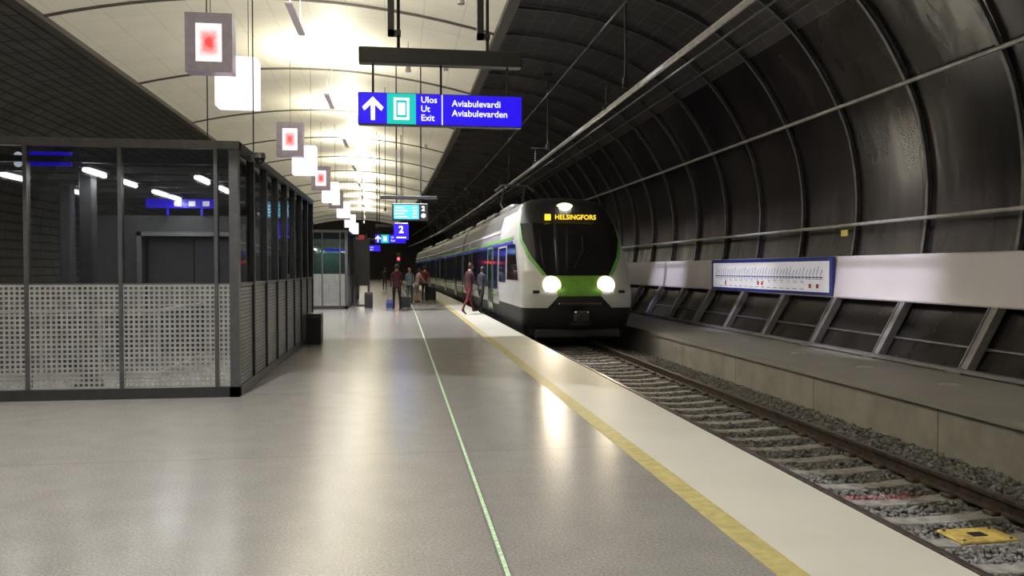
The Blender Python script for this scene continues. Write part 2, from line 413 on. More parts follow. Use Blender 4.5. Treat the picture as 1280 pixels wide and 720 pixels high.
for yy,zz in ((17.95,1.2),(18.3,1.2),(20.9,1.22),(21.15,1.22),(23.4,1.2)):
    m=MB(); flat(yy-.06,yy+.06,zz-.05,zz+.05,9.891); m.build('route_symbol',M['mapred'],lm)
m=MB()
for i in range(15): flat(18.6+i*.36,18.6+i*.36+.22,1.11,1.125,9.891); flat(18.6+i*.36,18.6+i*.36+.14,1.27,1.282,9.891); flat(18.6+i*.36,18.6+i*.36+.2,1.31,1.32,9.891)
m.build('route_text',M['groove'],lm)
o=MB().bbox(10.02,10.05,16.9,17.16,2.36,2.5,.008).build('marker_tag',M['tag']); tag(o,'small yellow marker tag on the tunnel rib','tag')
for i,(yy) in enumerate((11.0,13.2,15.6,18.3,21,24,27)):
    m=MB(); m.cyl((8.2,yy,-.15),(8.2,yy,-.135),.16,.15,n=20)
    for j in range(4):
        a0,a1=j/4*math.pi/2,(j+1)/4*math.pi/2
        m.cyl((8.2,yy,-.135+.025*math.sin(a0)),(8.2,yy,-.135+.025*math.sin(a1)),.13*math.cos(a0),max(.004,.13*math.cos(a1)),n=20,cap=(j==3))
    o=m.build('cover_plate',M['pipe'],origin=(8.2,yy,-.15),smooth=False); tag(o,'round pale metal cover disc on the concrete ledge','cover plate','cover plates on the ledge')

# ---------------------------------------------------------------- track
TX=4.88
def railprof(cx): 
    return [(cx-.07,-.71),(cx-.07,-.70),(cx-.012,-.685),(cx-.012,-.60),(cx-.036,-.59),(cx-.036,-.555),(cx-.028,-.55),(cx+.028,-.55),(cx+.036,-.555),(cx+.036,-.59),(cx+.012,-.60),(cx+.012,-.685),(cx+.07,-.70),(cx+.07,-.71)]
for cx in (TX-.78,TX+.78,2*XC-TX-.78,2*XC-TX+.78):
    o=MB().sweep(railprof(cx),YS,closed=True).build('rail',M['rail']); tag(o,'rusty steel running rail on concrete sleepers','rail')
    t=MB().sweep([(cx-.026,-.549),(cx+.026,-.549)],YS,flip=True).build('rail_head',M['railtop'],o)
def sleeper():
    prof=[(-1.3,-.74),(-1.26,-.715),(-.5,-.712),(-.2,-.735),(.2,-.735),(.5,-.712),(1.26,-.715),(1.3,-.74)]
    m=MB(); n=len(prof)
    for w,dz in ((.13,-.14),(.10,0),(-.10,0),(-.13,-.14)):
        for x,z in prof: m.v.append((x,w,z+.0+dz))
    for j in range(3):
        for i in range(n-1): m.f.append((j*n+i,j*n+i+1,(j+1)*n+i+1,(j+1)*n+i)); m.m.append(0)
    for e in (0,n-1):
        q=(e,n+e,2*n+e,3*n+e); m.f.append(q if e==0 else q[::-1]); m.m.append(0)
    s=m.build('sleeper',M['sleeper'],loc=(TX,2,0)); tag(s,'pale concrete railway sleeper in dark ballast','sleeper','concrete sleepers of the track')
    m=MB()
    m.bbox(-.05,.05,-.07,.07,-.715,-.67,.012)
    f=m.build('rail_fastener',M['rail'],s,loc=(-.78-.13,0,0))
    for x in (-.65,.65,.91):
        g=f.copy(); COL.objects.link(g); g.location=(x,0,0)
    return s
s0=sleeper()
for i in range(1,38):
    copy_thing(s0,(TX+random.uniform(-.01,.01),2+.6*i,random.uniform(-.006,.004)),(0,0,random.uniform(-.006,.006)))
def stones(n,name,m,region,avoid=True,zj=.02,label=''):
    t=(1+5**.5)/2
    ico=np.array([(-1,t,0),(1,t,0),(-1,-t,0),(1,-t,0),(0,-1,t),(0,1,t),(0,-1,-t),(0,1,-t),(t,0,-1),(t,0,1),(-t,0,-1),(-t,0,1)],float); ico/=np.linalg.norm(ico[0])
    fc=np.array([(0,11,5),(0,5,1),(0,1,7),(0,7,10),(0,10,11),(1,5,9),(5,11,4),(11,10,2),(10,7,6),(7,1,8),(3,9,4),(3,4,2),(3,2,6),(3,6,8),(3,8,9),(4,9,5),(2,4,11),(6,2,10),(8,6,7),(9,8,1)])
    x0,x1,y0,y1=region
    u=np.random.rand(n)
    yy=y0+(y1-y0)*(u**1.35); xx=x0+(x1-x0)*np.random.rand(n)
    if avoid:
        ph=np.abs(((yy-2)/.6+.5)%1-.5)*.6
        ok=~((ph<.075)&(np.abs(xx-TX)<1.22)) & (np.abs(xx-TX-.78)>.09)&(np.abs(xx-TX+.78)>.09)
        xx=xx[ok];yy=yy[ok]
    n=len(xx); zz=np.interp(xx,[p[0] for p in bed],[p[1] for p in bed])+np.random.rand(n)*zj+.008
    sc=np.random.uniform(.016,.036,(n,1,3)); sc[:,:,2]*=.8
    jit=np.random.uniform(.75,1.2,(n,12,1))
    V=ico[None]*sc*jit; a=np.random.rand(n)*6.28; ca,sa=np.cos(a)[:,None],np.sin(a)[:,None]
    X=V[:,:,0]*ca-V[:,:,1]*sa+xx[:,None]; Yv=V[:,:,0]*sa+V[:,:,1]*ca+yy[:,None]; Z=V[:,:,2]+zz[:,None]
    P=np.stack([X,Yv,Z],-1).reshape(-1,3)
    F=(fc[None]+(np.arange(n)*12)[:,None,None]).reshape(-1,3)
    me=bpy.data.meshes.new(name); me.vertices.add(len(P)); me.vertices.foreach_set('co',P.ravel())
    me.loops.add(F.size); me.loops.foreach_set('vertex_index',F.ravel()); me.polygons.add(len(F)); me.polygons.foreach_set('loop_start',np.arange(0,F.size,3))
    me.polygons.foreach_set('loop_total',np.full(len(F),3)); me.update(calc_edges=True); me.validate(); me.materials.append(m)
    o=bpy.data.objects.new(name,me); COL.objects.link(o); tag(o,label,'gravel',kind='stuff'); return o
stones(28000,'ballast_stones',M['stone'],(3.0,6.98,3.6,22.5),zj=.035,label='loose dark crushed stone ballast between sleepers')
stones(200,'painted_ballast_stones',M['stone_pink'],(4.45,5.25,7.35,7.58),zj=.05,label='ballast stones sprayed with pink paint')
r=root('balise',(4.98,6.3,-.735),'yellow transponder plate lying between the rails','track equipment')
m=MB(); m.bbox(-.27,.27,-.17,.17,.0,.025,.01); m.build('plate',M['balise'],r)
m=MB(); m.bbox(-.07,.07,-.05,.05,.025,.031,.003); m.build('connector',M['black'],r)
for a in(-.22,.22):
    for b in(-.13,.13): m=MB(); m.cyl((a,b,.025),(a,b,.033),.013,n=6); m.build('bolt',M['black'],r)

# ---------------------------------------------------------------- catenary
lpipe('conductor_rail',4.85,5.36,.055,M['pipe'],'pale rigid overhead conductor rail above the track','overhead line')
lpipe('feeder_wire',5.35,5.46,.02,M['rib'],'grey feeder wire beside the conductor rail','overhead line',n=6)
lpipe('feeder_wire',3.9,6.25,.02,M['bracket'],'grey overhead wire above the platform edge','overhead line',n=6)
def support():
    r=root('conductor_support',(4.85,18.5,5.34),'grey drop tube with insulator holding the conductor rail','overhead line support','conductor rail supports')
    m=MB(); m.cyl((.45,0,.75),(.45,0,3.3),.03,n=10); m.box(.3,.6,-.1,.1,3.22,3.3); m.build('drop_tube',M['bracket'],r)
    m=MB(); m.cyl((-.15,0,.62),(.75,0,.62),.025,n=8); m.box(.39,.51,-.05,.05,.55,.8); m.build('bracket',M['bracket'],r)
    m=MB(); m.cyl((0,0,.06),(0,0,.62),.02,n=8)
    for k in range(5): m.cyl((0,0,.16+.08*k),(0,0,.19+.08*k),.05,.035,n=12)
    m.build('insulator',M['dark'],r)
    m=MB(); m.box(-.09,.09,-.04,.04,.03,.1); m.build('clamp',M['dark'],r)
    return r
c0=support()
for i in range(1,9):
    y=18.5+10*i; copy_thing(c0,(4.85+B(y),y,5.34))

# ---------------------------------------------------------------- train
def itp(T,z): return float(np.interp(z,[t[0] for t in T],[t[1] for t in T]))
Wt=[(.3,1.40),(.6,1.50),(.97,1.55),(1.4,1.57),(2.2,1.57),(3.0,1.54),(3.5,1.47),(3.9,1.37),(4.15,1.20),(4.28,.92),(4.35,.48),(4.37,.05)]
Bt=[(.3,1.0),(1.1,.9),(1.42,.60),(1.75,.72),(2.1,.95),(2.5,1.22),(3.0,1.41),(3.5,1.40),(4.0,1.28),(4.15,1.15),(4.28,.87),(4.35,.44),(4.37,.04)]
Yt=[(.3,.5),(.6,.25),(.97,.05),(1.2,0),(1.5,.04),(2.1,.32),(2.6,.72),(3.2,1.22),(3.7,1.68),(4.1,2.15),(4.28,2.5),(4.35,2.9),(4.37,3.3)]
NL=5.5; ND=.55; NP=3.0
def nosep(u,z,off=0):
    w=itp(Wt,z); a=min(1,abs(u))
    y=itp(Yt,z)+ND*(1-(1-a**NP)**(1/NP))
    return (u*w,y-off,z)
train=root('train',(TX,21.4,-.55),'white and green commuter train with lit headlamps at the platform','train')
zr=sorted(set([.3,.45,.6,.8,.97,1.1,1.2,1.32,1.42,1.46,1.52,1.6,1.75,1.9,1.98,2.1,2.14,2.3,2.5,2.7,2.9,3.0,3.1,3.3,3.5,3.6,3.75,3.9,4.0,4.1,4.15,4.22,4.28,4.32,4.35,4.37]))
regs={}
def reg(n): return regs.setdefault(n,MB())
for za,zb in zip(zr[:-1],zr[1:]):
    zm=(za+zb)/2
    def cols(z):
        b=itp(Bt,z)/itp(Wt,z); s=(.12 if z<2.5 else (.12-.07*min(1,(z-2.5)/.8)))/itp(Wt,z); b2=min(b+s,.985)
        c=[b*i/8 for i in range(9)]+[b2]
        c+=[b2+(1-b2)*math.sin(math.pi/2*i/8) for i in range(1,9)]
        return c
    ca,cb=cols(za),cols(zb)
    for sgn in (-1,1):
        for i in range(len(ca)-1):
            if i<8:
                if zm<1.42: n='skirt'
                elif zm<1.98: n='front_panel'
                elif zm<3.5: n='windshield'
                else: n='destination_mask'
            elif i==8: n='skirt' if zm<1.1 else (('nose_shell' if zm<1.98 else ('stripe_a' if sgn<0 else 'stripe_b')) if zm<4.1 else 'destination_mask')
            else: n='skirt' if zm<1.1 else ('nose_shell' if zm<4.1 else 'roof_cowl')
            q=[nosep(sgn*ca[i],za),nosep(sgn*ca[i+1],za),nosep(sgn*cb[i+1],zb),nosep(sgn*cb[i],zb)]
            if sgn<0: q.reverse()
            reg(n).quad(q)
        pa=nosep(sgn,za); pb=nosep(sgn,zb)
        for k in range(4):
            f0,f1=k/4,(k+1)/4
            q=[(pa[0],pa[1]+(NL-pa[1])*f0,za),(pa[0],pa[1]+(NL-pa[1])*f1,za),(pb[0],pb[1]+(NL-pb[1])*f1,zb),(pb[0],pb[1]+(NL-pb[1])*f0,zb)]
            if sgn<0: q.reverse()
            reg('skirt' if zm<1.1 else ('nose_shell' if zm<3.9 else 'roof_cowl')).quad(q)
pm={'skirt':M['skirt'],'front_panel':M['green_paint'],'windshield':M['winblack'],'destination_mask':M['black'],'roof_cowl':M['roof_dark'],'stripe_a':M['stripe'],'stripe_b':M['stripe'],'nose_shell':M['white_paint']}
for n,mb in regs.items():
    o=mb.build('stripe' if n.startswith('stripe') else n,pm[n],train,smooth=True)
    b=bmesh.new(); b.from_mesh(o.data); bmesh.ops.remove_doubles(b,verts=b.verts,dist=.0005); b.to_mesh(o.data); b.free()
for s in (-1,1):
    p=nosep(s*.76/1.6,1.72)
    m=MB(); m.cyl((s*.76,p[1]+.12,1.72),(s*.76,p[1]-.05,1.72),.26,.25,n=28); h=m.build('headlamp',M['head_glare'],train)  # outer disc made oversized to hold the painted lamp glare
    m=MB(); m.cyl((s*.76,p[1]-.05,1.72),(s*.76,p[1]-.07,1.72),.18,n=24); m.build('lens',M['head'],h)
    m=MB(); m.bbox(s*1.2-.09,s*1.2+.09,nosep(s*.75,1.5)[1]-.03,nosep(s*.75,1.5)[1]+.1,1.5,1.58,.01); m.build('marker_lamp',M['black'],train)
p=nosep(0,4.05); m=MB(); m.ball((0,p[1]+.02,4.03),1,20,12,sc=(.26,.1,.12)); h=m.build('roof_lamp',M['head_glare'],train,smooth=True)
m=MB(); m.ball((0,p[1]-.02,4.03),1,20,12,sc=(.2,.09,.085)); m.build('lens',M['head'],h,smooth=True)
p=nosep(0,3.56)
t=text('HELSINGFORS',.195,(-.42,p[1]-.06,3.67),M['amber'],train,bold=.003,name='destination_text')
m=MB(); m.box(-.72,-.54,p[1]-.07,p[1]-.06,3.58,3.76); m.build('line_symbol',M['amber'],train)
m=MB(); a=nosep(0,2.2); m.tube([(-.1,a[1]-.05,2.18),(.25,nosep(.15,2.7)[1]-.04,2.7),(.3,nosep(.18,3.1)[1]-.03,3.1)],.014); m.build('wiper',M['black'],train)
m=MB(); m.bbox(-.2,.2,-.25,.2,.72,1.02,.04); m.cyl((0,-.33,.87),(0,-.2,.87),.12,n=16); m.box(-.28,.28,-.1,.1,.64,.7); m.build('coupler',M['dark'],train)
m=MB(); m.bbox(-1.2,1.2,.25,.5,.28,.5,.04); m.bbox(-.6,.6,-.03,.2,1.16,1.24,.02); m.build('snow_plough',M['dark'],train)
for s in(-1,1):
    m=MB(); m.quad([(s*(itp(Wt,1.85)+.012),.95,1.85),(s*(itp(Wt,1.85)+.012),3.4,1.85),(s*(itp(Wt,2.9)+.02),3.4,2.9),(s*(itp(Wt,2.9)+.02),1.7,2.9)][::s])
    m.build('cab_window',M['winblack'],train)
def side(mb,s,y0,y1,z0,z1,off,mi=0):
    zs=[z0]+[t[0] for t in Wt if z0<t[0]<z1]+[z1]
    for za,zb in zip(zs[:-1],zs[1:]):
        q=[(s*(itp(Wt,za)+off),y0,za),(s*(itp(Wt,za)+off),y1,za),(s*(itp(Wt,zb)+off),y1,zb),(s*(itp(Wt,zb)+off),y0,zb)]
        mb.quad(q if s>0 else q[::-1],mi)
for s in (-1,1):
    m=MB(); side(m,s,3.7,NL-.1,1.75,2.85,.012); m.build('window',M['winblue'],train)
    m=MB(); side(m,s,2.2,NL,3.04,3.14,.012); m.build('stripe',M['stripe'],train)
    m=MB(); side(m,s,2.2,NL,2.92,3.0,.012); m.build('stripe',M['violet'],train)
def carbody(Lc):
    m=MB(); full=[(w,z) for z,w in Wt]+[(-w,z) for z,w in reversed(Wt)]
    n=len(full)
    for y in (0,Lc):
        for w,z in full: m.v.append((w,y,z))
    for i in range(n-1):
        z=(full[i][1]+full[i+1][1])/2; mi=1 if z<.98 else (2 if z>3.6 else 0)
        m.f.append((i,n+i,n+i+1,i+1)[::-1]); m.m.append(mi)
    m.f.append((n-1,0,n,2*n-1)); m.m.append(1)
    m.f.append(tuple(range(n))); m.m.append(1); m.f.append(tuple(range(2*n-1,n-1,-1))); m.m.append(1)
    return m
y=NL+21.4
lens=[14.5,17.6,17.6,17.6]
for ci,Lc in enumerate(lens):
    ya,yb=y,y+Lc; xa,xb=B(ya),B(yb)
    car=carbody(Lc).build('car_body',[M['side_paint'],M['skirt'],M['roof_dark']],train,loc=(xa,ya-21.4,0),rot=(0,0,math.atan2(-(xb-xa),yb-ya)))
    doors=(1.8,9.6) if ci==0 else (3.6,11.8)
    for s in (-1,1):
        for d in doors:
            for k in (0,1):
                m=MB(); side(m,s,d+.66*k+.01,d+.66*k+.65,.6,2.9,.02); dd=m.build('door',M['door'],car)
                m=MB(); side(m,s,d+.66*k+.12,d+.66*k+.54,1.3,2.7,.028); m.build('door_window',M['winblue'],car)
            m=MB(); side(m,s,d-.08,d,.6,2.9,.03); side(m,s,d+1.32,d+1.40,.6,2.9,.03); side(m,s,d-.08,d+1.40,2.9,2.96,.03); m.build('door_frame',M['stripe'],car)
        edges=[0.3]+[e for d in doors for e in (d-.25,d+1.6)]+[Lc-.6]
        for a,b in zip(edges[0::2],edges[1::2]):
            if b-a<1: continue
            nn=max(1,round((b-a)/2.0)); ww=(b-a)/nn
            for q in range(nn):
                m=MB(); side(m,s,a+q*ww+.03,a+(q+1)*ww-.03,1.5,2.9,.012); m.build('window',M['winblue'],car)
        m=MB(); side(m,s,0,Lc,3.04,3.14,.01); m.build('stripe',M['stripe'],car)
        m=MB(); side(m,s,0,Lc,1.28,1.33,.01); m.build('stripe',M['stripe'],car)
        m=MB(); side(m,s,0,Lc,2.93,3.01,.012); m.build('stripe',M['violet'],car)
        m=MB(); side(m,s,0,Lc,3.38,3.44,.03); m.build('roof_gutter',M['band'],car)
    for q in range(3):
        m=MB(); m.bbox(-.95,.95,1.5+q*4.6,4.8+q*4.6,4.2,4.5,.1); m.build('roof_equipment',M['grey'],car)
    m=MB()
    for yy in (Lc-1.2,):
        m.box(-1.1,1.1,yy-1.3,yy+1.3,.2,.5)
        for dy in(-1,1):
            for sx in(-.78,.78): m.cyl((sx-.06,yy+dy,.43),(sx+.06,yy+dy,.43),.42,n=20)
    m.build('bogie',M['skirt'],car)
    if ci<3:
        m=MB()
        for q in range(5): m.box(-1.4,1.4,Lc-.02+q*.09,Lc+.04+q*.09,.5,3.95)
        m.build('gangway_bellows',M['dark'],car)
    y=yb+.45
m=MB()
yy=3.3
m.box(-1.1,1.1,yy-1.3,yy+1.3,.2,.5)
for dy in(-1,1):
    for sx in(-.78,.78): m.cyl((sx-.06,yy+dy,.43),(sx+.06,yy+dy,.43),.42,n=20)
m.build('bogie',M['skirt'],train)
m=MB()
py=13.0
for s in(-.4,.4):
    m.tube([(s,py-.9,4.4),(s*1.2,py+.6,5.05),(s*1.1,py-.3,5.72)],.045)
m.tube([(-.85,py-.3,5.5),(-.55,py-.3,5.75),(.55,py-.3,5.75),(.85,py-.3,5.5)],.045); m.box(-.6,.6,py-1.1,py-.6,4.3,4.55)
m.build('pantograph',M['grey'],train)

# ---------------------------------------------------------------- hanging direction sign
def arrow_up(mb,cx,cz,s,y):
    mb.box(cx-.09*s,cx+.09*s,y-.003,y,cz-.5*s,cz+.3*s)
    for sg in(-1,1):
        mb.quad([(cx,y-.003,cz+.52*s),(cx,y-.003,cz+.26*s),(cx+sg*.36*s,y-.003,cz-.10*s),(cx+sg*.46*s,y-.003,cz+.06*s)][::-sg])
sg=root('direction_sign',(.51,10.0,3.37),'illuminated blue hanging exit sign with white lettering and green symbol','sign')
m=MB(); m.bbox(-1.01,1.01,-.07,.07,0,.39,.012); m.build('case',M['dark'],sg)
m=MB(); m.box(-1.0,1.0,-.075,-.07,.01,.38); m.build('panel',M['blue'],sg)
m=MB(); m.box(-.66,-.31,-.079,-.075,.01,.38); m.build('green_field',M['green_em'],sg)
m=MB(); arrow_up(m,-.83,.19,.28,-.079); m.build('arrow',M['white_em'],sg)
m=MB(); m.box(-.58,-.39,-.081,-.079,.06,.09);m.box(-.58,-.39,-.081,-.079,.30,.33);m.box(-.58,-.55,-.081,-.079,.09,.30);m.box(-.42,-.39,-.081,-.079,.09,.30);m.box(-.53,-.44,-.081,-.079,.12,.27); m.build('exit_symbol',M['white_em'],sg)
m=MB(); m.box(.005,.017,-.079,-.075,.01,.38); m.build('divider',M['white_em'],sg)
for t_,x,z,s_ in (('Ulos',-.25,.31,.108),('Ut',-.25,.20,.108),('Exit',-.25,.09,.108),('Aviabulevardi',.13,.275,.112),('Aviabulevarden',.13,.155,.112)):
    text(t_,s_,(x,-.079,z),M['white_em'],sg,bold=.001)
m=MB(); m.bbox(-1.0,1.0,-.08,.08,.75,.94,.01); m.build('beam',M['black'],sg)
for x in(-.83,0,.83): m=MB(); m.cyl((x,0,.39),(x,0,.75),.014,n=8); m.build('hanger_rod',M['dark'],sg)
for x in(-.52,.58):
    m=MB(); m.cyl((x,0,.94),(x,0,5.95),.02,n=8)
    m.box(x-.13,x-.05,-.05,.05,1.1,5.95); m.box(x-.13,x+.03,-.05,.05,1.1,1.16); m.box(x-.13,x+.03,-.05,.05,2.1,2.16)
    m.build('hanger_post',M['black'],sg)
dp=root('platform_display',(.38,30.0,2.65),'hanging departure display with cyan screen and platform number','sign')
m=MB(); m.bbox(-.66,.66,-.1,.1,.76,1.4,.02); m.build('case',M['black'],dp)
m=MB(); m.box(-.6,.32,-.105,-.1,.82,1.34); m.build('screen',M['cyan_em'],dp)
m=MB(); 
for i in range(4): m.box(-.55,-.2+.1*(i%2),-.108,-.105,1.22-.11*i,1.25-.11*i); m.box(.1,.25,-.108,-.105,1.22-.11*i,1.25-.11*i)
m.build('timetable_line',M['white_em'],dp)
text('2',.24,(.42,-.108,1.2),M['white_em'],dp,bold=.006)
m=MB(); m.cyl((.49,-.104,.95),(.49,-.108,.95),.08,n=20); m.build('clock_field',M['white_em'],dp)
m=MB(); m.bbox(-.6,-.06,-.06,.06,.05,.68,.02); m.build('number_case',M['blue'],dp)
text('2',.36,(-.33,-.065,.42),M['white_em'],dp,align='CENTER',bold=.008)
m=MB(); m.box(-.50,-.15,-.064,-.06,.12,.16); m.build('number_caption',M['white_em'],dp)
m=MB(); m.bbox(-1.1,1.0,-.06,.06,1.55,1.68,.01)
for x in(-.5,.4): m.cyl((x,0,1.4),(x,0,6.6),.025,n=8)
m.build('hanger_frame',M['black'],dp)
def smallsign(x,y,z,w,label,green=True):
    s=root('direction_sign',(x+B(y),y,z),label,'sign')
    m=MB(); m.bbox(-w/2,w/2,-.06,.06,0,.5,.015); m.build('case',M['dark'],s)
    m=MB(); m.box(-w/2+.02,w/2-.02,-.065,-.06,.02,.48); m.build('panel',M['blue'],s)
    m=MB(); m.box(-w*.3,-w*.05,-.07,-.065,.02,.48); m.build('green_field',M['green_em'],s)
    m=MB(); arrow_up(m,-w*.4,.25,.36,-.07); m.box(-w*.23,-w*.12,-.073,-.07,.12,.38); m.build('arrow',M['white_em'],s)
    text('Ulos',.16,(0.02,-.07,.33),M['white_em'],s); text('Exit',.16,(.02,-.07,.15),M['white_em'],s)
    m=MB(); m.bbox(-w/2,w/2,-.06,.06,.9,1.05,.01)
    for xx in(-w*.35,w*.35): m.cyl((xx,0,.5),(xx,0,6.0),.025,n=8)
    m.build('hanger_frame',M['black'],s)
smallsign(-.4,45,3.05,1.7,'small illuminated blue and green hanging exit sign')
smallsign(-1.9,65,3.05,1.7,'distant illuminated blue hanging sign')
sgn=root('track_signal',(-.1,57,0),'slim signal post with a glowing red lamp','signal')
m=MB(); m.cyl((0,0,0),(0,0,2.1),.05,n=10); m.cyl((0,0,0),(0,0,.06),.14,n=12); m.build('post',M['dark'],sgn)
m=MB(); m.bbox(-.17,.17,-.1,.1,2.0,2.75,.03); m.build('housing',M['black'],sgn)
m=MB(); m.cyl((0,-.1,2.35),(0,-.12,2.35),.09,n=14); m.build('lamp',M['red_em'],sgn)

# ---------------------------------------------------------------- lantern boxes
def lantern():
    r=root('lantern',(-4.15,18.65,5.95),'hanging square lantern with red dotted picture and glowing white box','lantern','hanging red and white lanterns')
    m=MB()
    w,h=.5,.645
    for (a,b,c,d) in ((-w,-.28,-h,h),(.28,w,-h,h),(-.28,.28,-h,-.42),(-.28,.28,.42,h)): m.box(a,b,-.2,-.14,c+.645,d+.645)
    m.box(-w,-w+.03,-.14,.2,0,1.29); m.box(w-.03,w,-.14,.2,0,1.29); m.box(-w,w,-.14,.2,1.26,1.29); m.box(-w,w,-.14,.2,0,.03)
    m.build('frame',M['lantern_frame'],r)
    m=MB(); m.box(-.29,.29,-.0,.02,-.43,.43); m.build('picture',M['lantern'],r,loc=(0,-.17,.645))
    m=MB(); m.bbox(.0,.92,.35,.9,-.62,.50,.02); m.build('glow_box',M['lantern_glow'],r)
    m=MB(); m.cyl((0,0,1.29),(0,0,3.75),.009,n=6); m.build('hanger_rod',M['dark'],r)
    m=MB(); m.cyl((.7,.6,.5),(.7,.6,3.75),.009,n=6); m.build('hanger_rod',M['dark'],r)
    return r
l0=lantern()
for i in range(1,6):
    y=18.65+13.2*i; copy_thing(l0,(-4.15+B(y),y,5.95))

LX=-2.6
def lum():
    r=root('ceiling_luminaire',(LX,-9,7.9),'slim white luminaire hung below the arched ceiling','lamp','luminaires below the ceiling')
    m=MB(); m.bbox(-.09,.09,-1.3,1.3,0,.06,.015); m.build('housing',M['band'],r)
    for y in(-1,1): m=MB(); m.cyl((0,y,.06),(0,y,1.9),.006,n=6); m.build('hanger_rod',M['pipe'],r)
    return r
lum0=lum()
def area(name,loc,sx,sy,e,col,up=False,parent=None,spread=math.pi):
    d=bpy.data.lights.new(name,'AREA'); d.shape='RECTANGLE'; d.size=sx; d.size_y=sy; d.energy=e; d.color=col; d.spread=spread
    o=bpy.data.objects.new(name,d); COL.objects.link(o); o.location=loc
    if up: o.rotation_euler=(math.pi,0,0)
    if parent: o.parent=parent
    return o
area('uplight',(0,0,.09),.16,2.4,440,(1,.93,.73),True,lum0)
area('downlight',(0,0,-.01),.14,2.4,30,(.98,.98,1),False,lum0)  # downward area light added to brighten the platform floor
for i in range(1,13):
    y=-9+10.0*i; copy_thing(lum0,(LX+B(y),y,7.9))

# ---------------------------------------------------------------- glass enclosure
def enclosure(x0,x1,y0,y1,xs,label,gl):
    r=root('glass_enclosure',(x1,y0,0),label,'glass enclosure')
    ox,oy=x1,y0
    m=MB()
    m.box(x0-ox,0,0,.12,0,.13); m.box(-.12,0,0,y1-oy,0,.13); m.box(x0-ox,0,y1-oy-.12,y1-oy,0,.13)
    m.build('plinth',M['dark'],r)
    m=MB(); m.box(x0-ox,.02,-.02,.10,3.10,3.20); m.box(-.10,.02,0,y1-oy,3.10,3.20); m.box(x0-ox,.02,y1-oy-.10,y1-oy,3.10,3.20)
    m.box(x0-ox,0,.02,.1,1.40,1.43); m.box(-.1,0,.02,y1-oy,1.40,1.43)
    m.build('top_rail',M['post'],r)
    ysd=[oy+.0+i*(y1-y0)/8 for i in range(9)]
    for x in xs:
        m=MB(); m.box(x-ox-.022,x-ox+.022,-.01,.09,.13,3.10); m.build('post',M['post'],r)
    m=MB(); m.box(-.11,0,-.01,.12,.13,3.15); m.build('corner_post',M['post'],r)
    for y in ysd[1:]:
        m=MB(); m.box(-.09,.01,y-oy-.04,y-oy+.04,.13,3.10); m.build('post',M['dark'],r)
    allx=sorted(list(xs)+[x1-.06])
    for a,b in zip(allx[:-1],allx[1:]):
        a_,b_=a-ox+.022,b-ox-.022
        m=MB(); m.box(a_,b_,.035,.045,1.43,3.10); m.build('glass_pane',gl,r)
        m=MB(); nx=max(2,round((b_-a_)/.06)); 
        for i in range(nx+1):
            x=a_+(b_-a_)*i/nx; m.box(x-.0125,x+.0125,.02,.024,.15,1.40)
        for j in range(22):
            z=.15+1.25*j/21; m.box(a_,b_,.0195,.0245,z-.0125,z+.0125)
        m.build('perforated_panel',M['perf'],r)
    for a,b in zip(ysd[:-1],ysd[1:]):
        a_,b_=a-oy+.03,b-oy-.03
        m=MB(); m.box(-.055,-.045,a_,b_,1.43,3.10); m.build('glass_pane',gl,r)
        m=MB(); n=round((b_-a_)/.05)
        for i in range(n+1):
            y=a_+(b_-a_)*i/n; m.box(-.024,-.020,y-.014,y+.014,.15,1.40)
        for j in range(26):
            z=.15+1.25*j/25; m.box(-.0245,-.0195,a_,b_,z-.014,z+.014)
        m.build('perforated_panel',M['grey'],r)
    return r
e1=enclosure(-6.7,-2.0,10.4,19.0,[-6.64,-5.56,-4.48,-3.40,-2.27],'glass and perforated steel enclosure around the stair lobby',M['glass'])
r=root('lift_portal',(-3.75,15.6,0),'dark lift portal with steel door behind the glass','lift')
m=MB(); m.box(-1.9,-1.0,0,.9,0,2.6); m.box(.75,1.45,0,.9,0,2.6); m.box(-1.0,.75,0,.9,2.25,2.6); m.box(-1.0,.75,.8,.9,0,2.25); m.build('portal_frame',M['kiosk_in'],r)
m=MB(); m.box(-.95,-.13,.3,.36,0,2.2); m.build('door',M['kiosk_door'],r)
m=MB(); m.box(-.11,.7,.3,.36,0,2.2); m.build('door',M['kiosk_door'],r)
m=MB(); m.box(-1.05,-.97,-.04,0,0,2.3); m.box(.72,.8,-.04,0,0,2.3); m.box(-1.05,.8,-.04,0,2.22,2.3); m.build('door_trim',M['grey'],r)
m=MB(); m.bbox(-.85,.4,-.16,-.06,2.73,2.9,.01); m.box(-.5,-.46,-.12,-.08,2.6,2.73); m.box(.1,.14,-.12,-.08,2.6,2.73); m.build('reflected_sign',M['blue'],r)  # blue sign reflected in the glass, built as a solid lit panel
for i in range(3): m=MB(); m.box(-.35+.25*i,-.23+.25*i,-.165,-.16,2.77,2.86); m.build('sign_symbol',M['white_em'],r)
r=root('lobby_roof',(-4.3,14.7,3.0),'slender dark beams spanning above the glass stair lobby','canopy')
m=MB()
for i in range(8): m.box(-2.2,2.1,-4.0+1.0*i,-3.94+1.0*i,-.06,.02)
for x in (-1.2,.25): m.box(x,x+.08,-4.0,3.1,.0,.07)
m.build('canopy_beam',M['kiosk_in'],r)
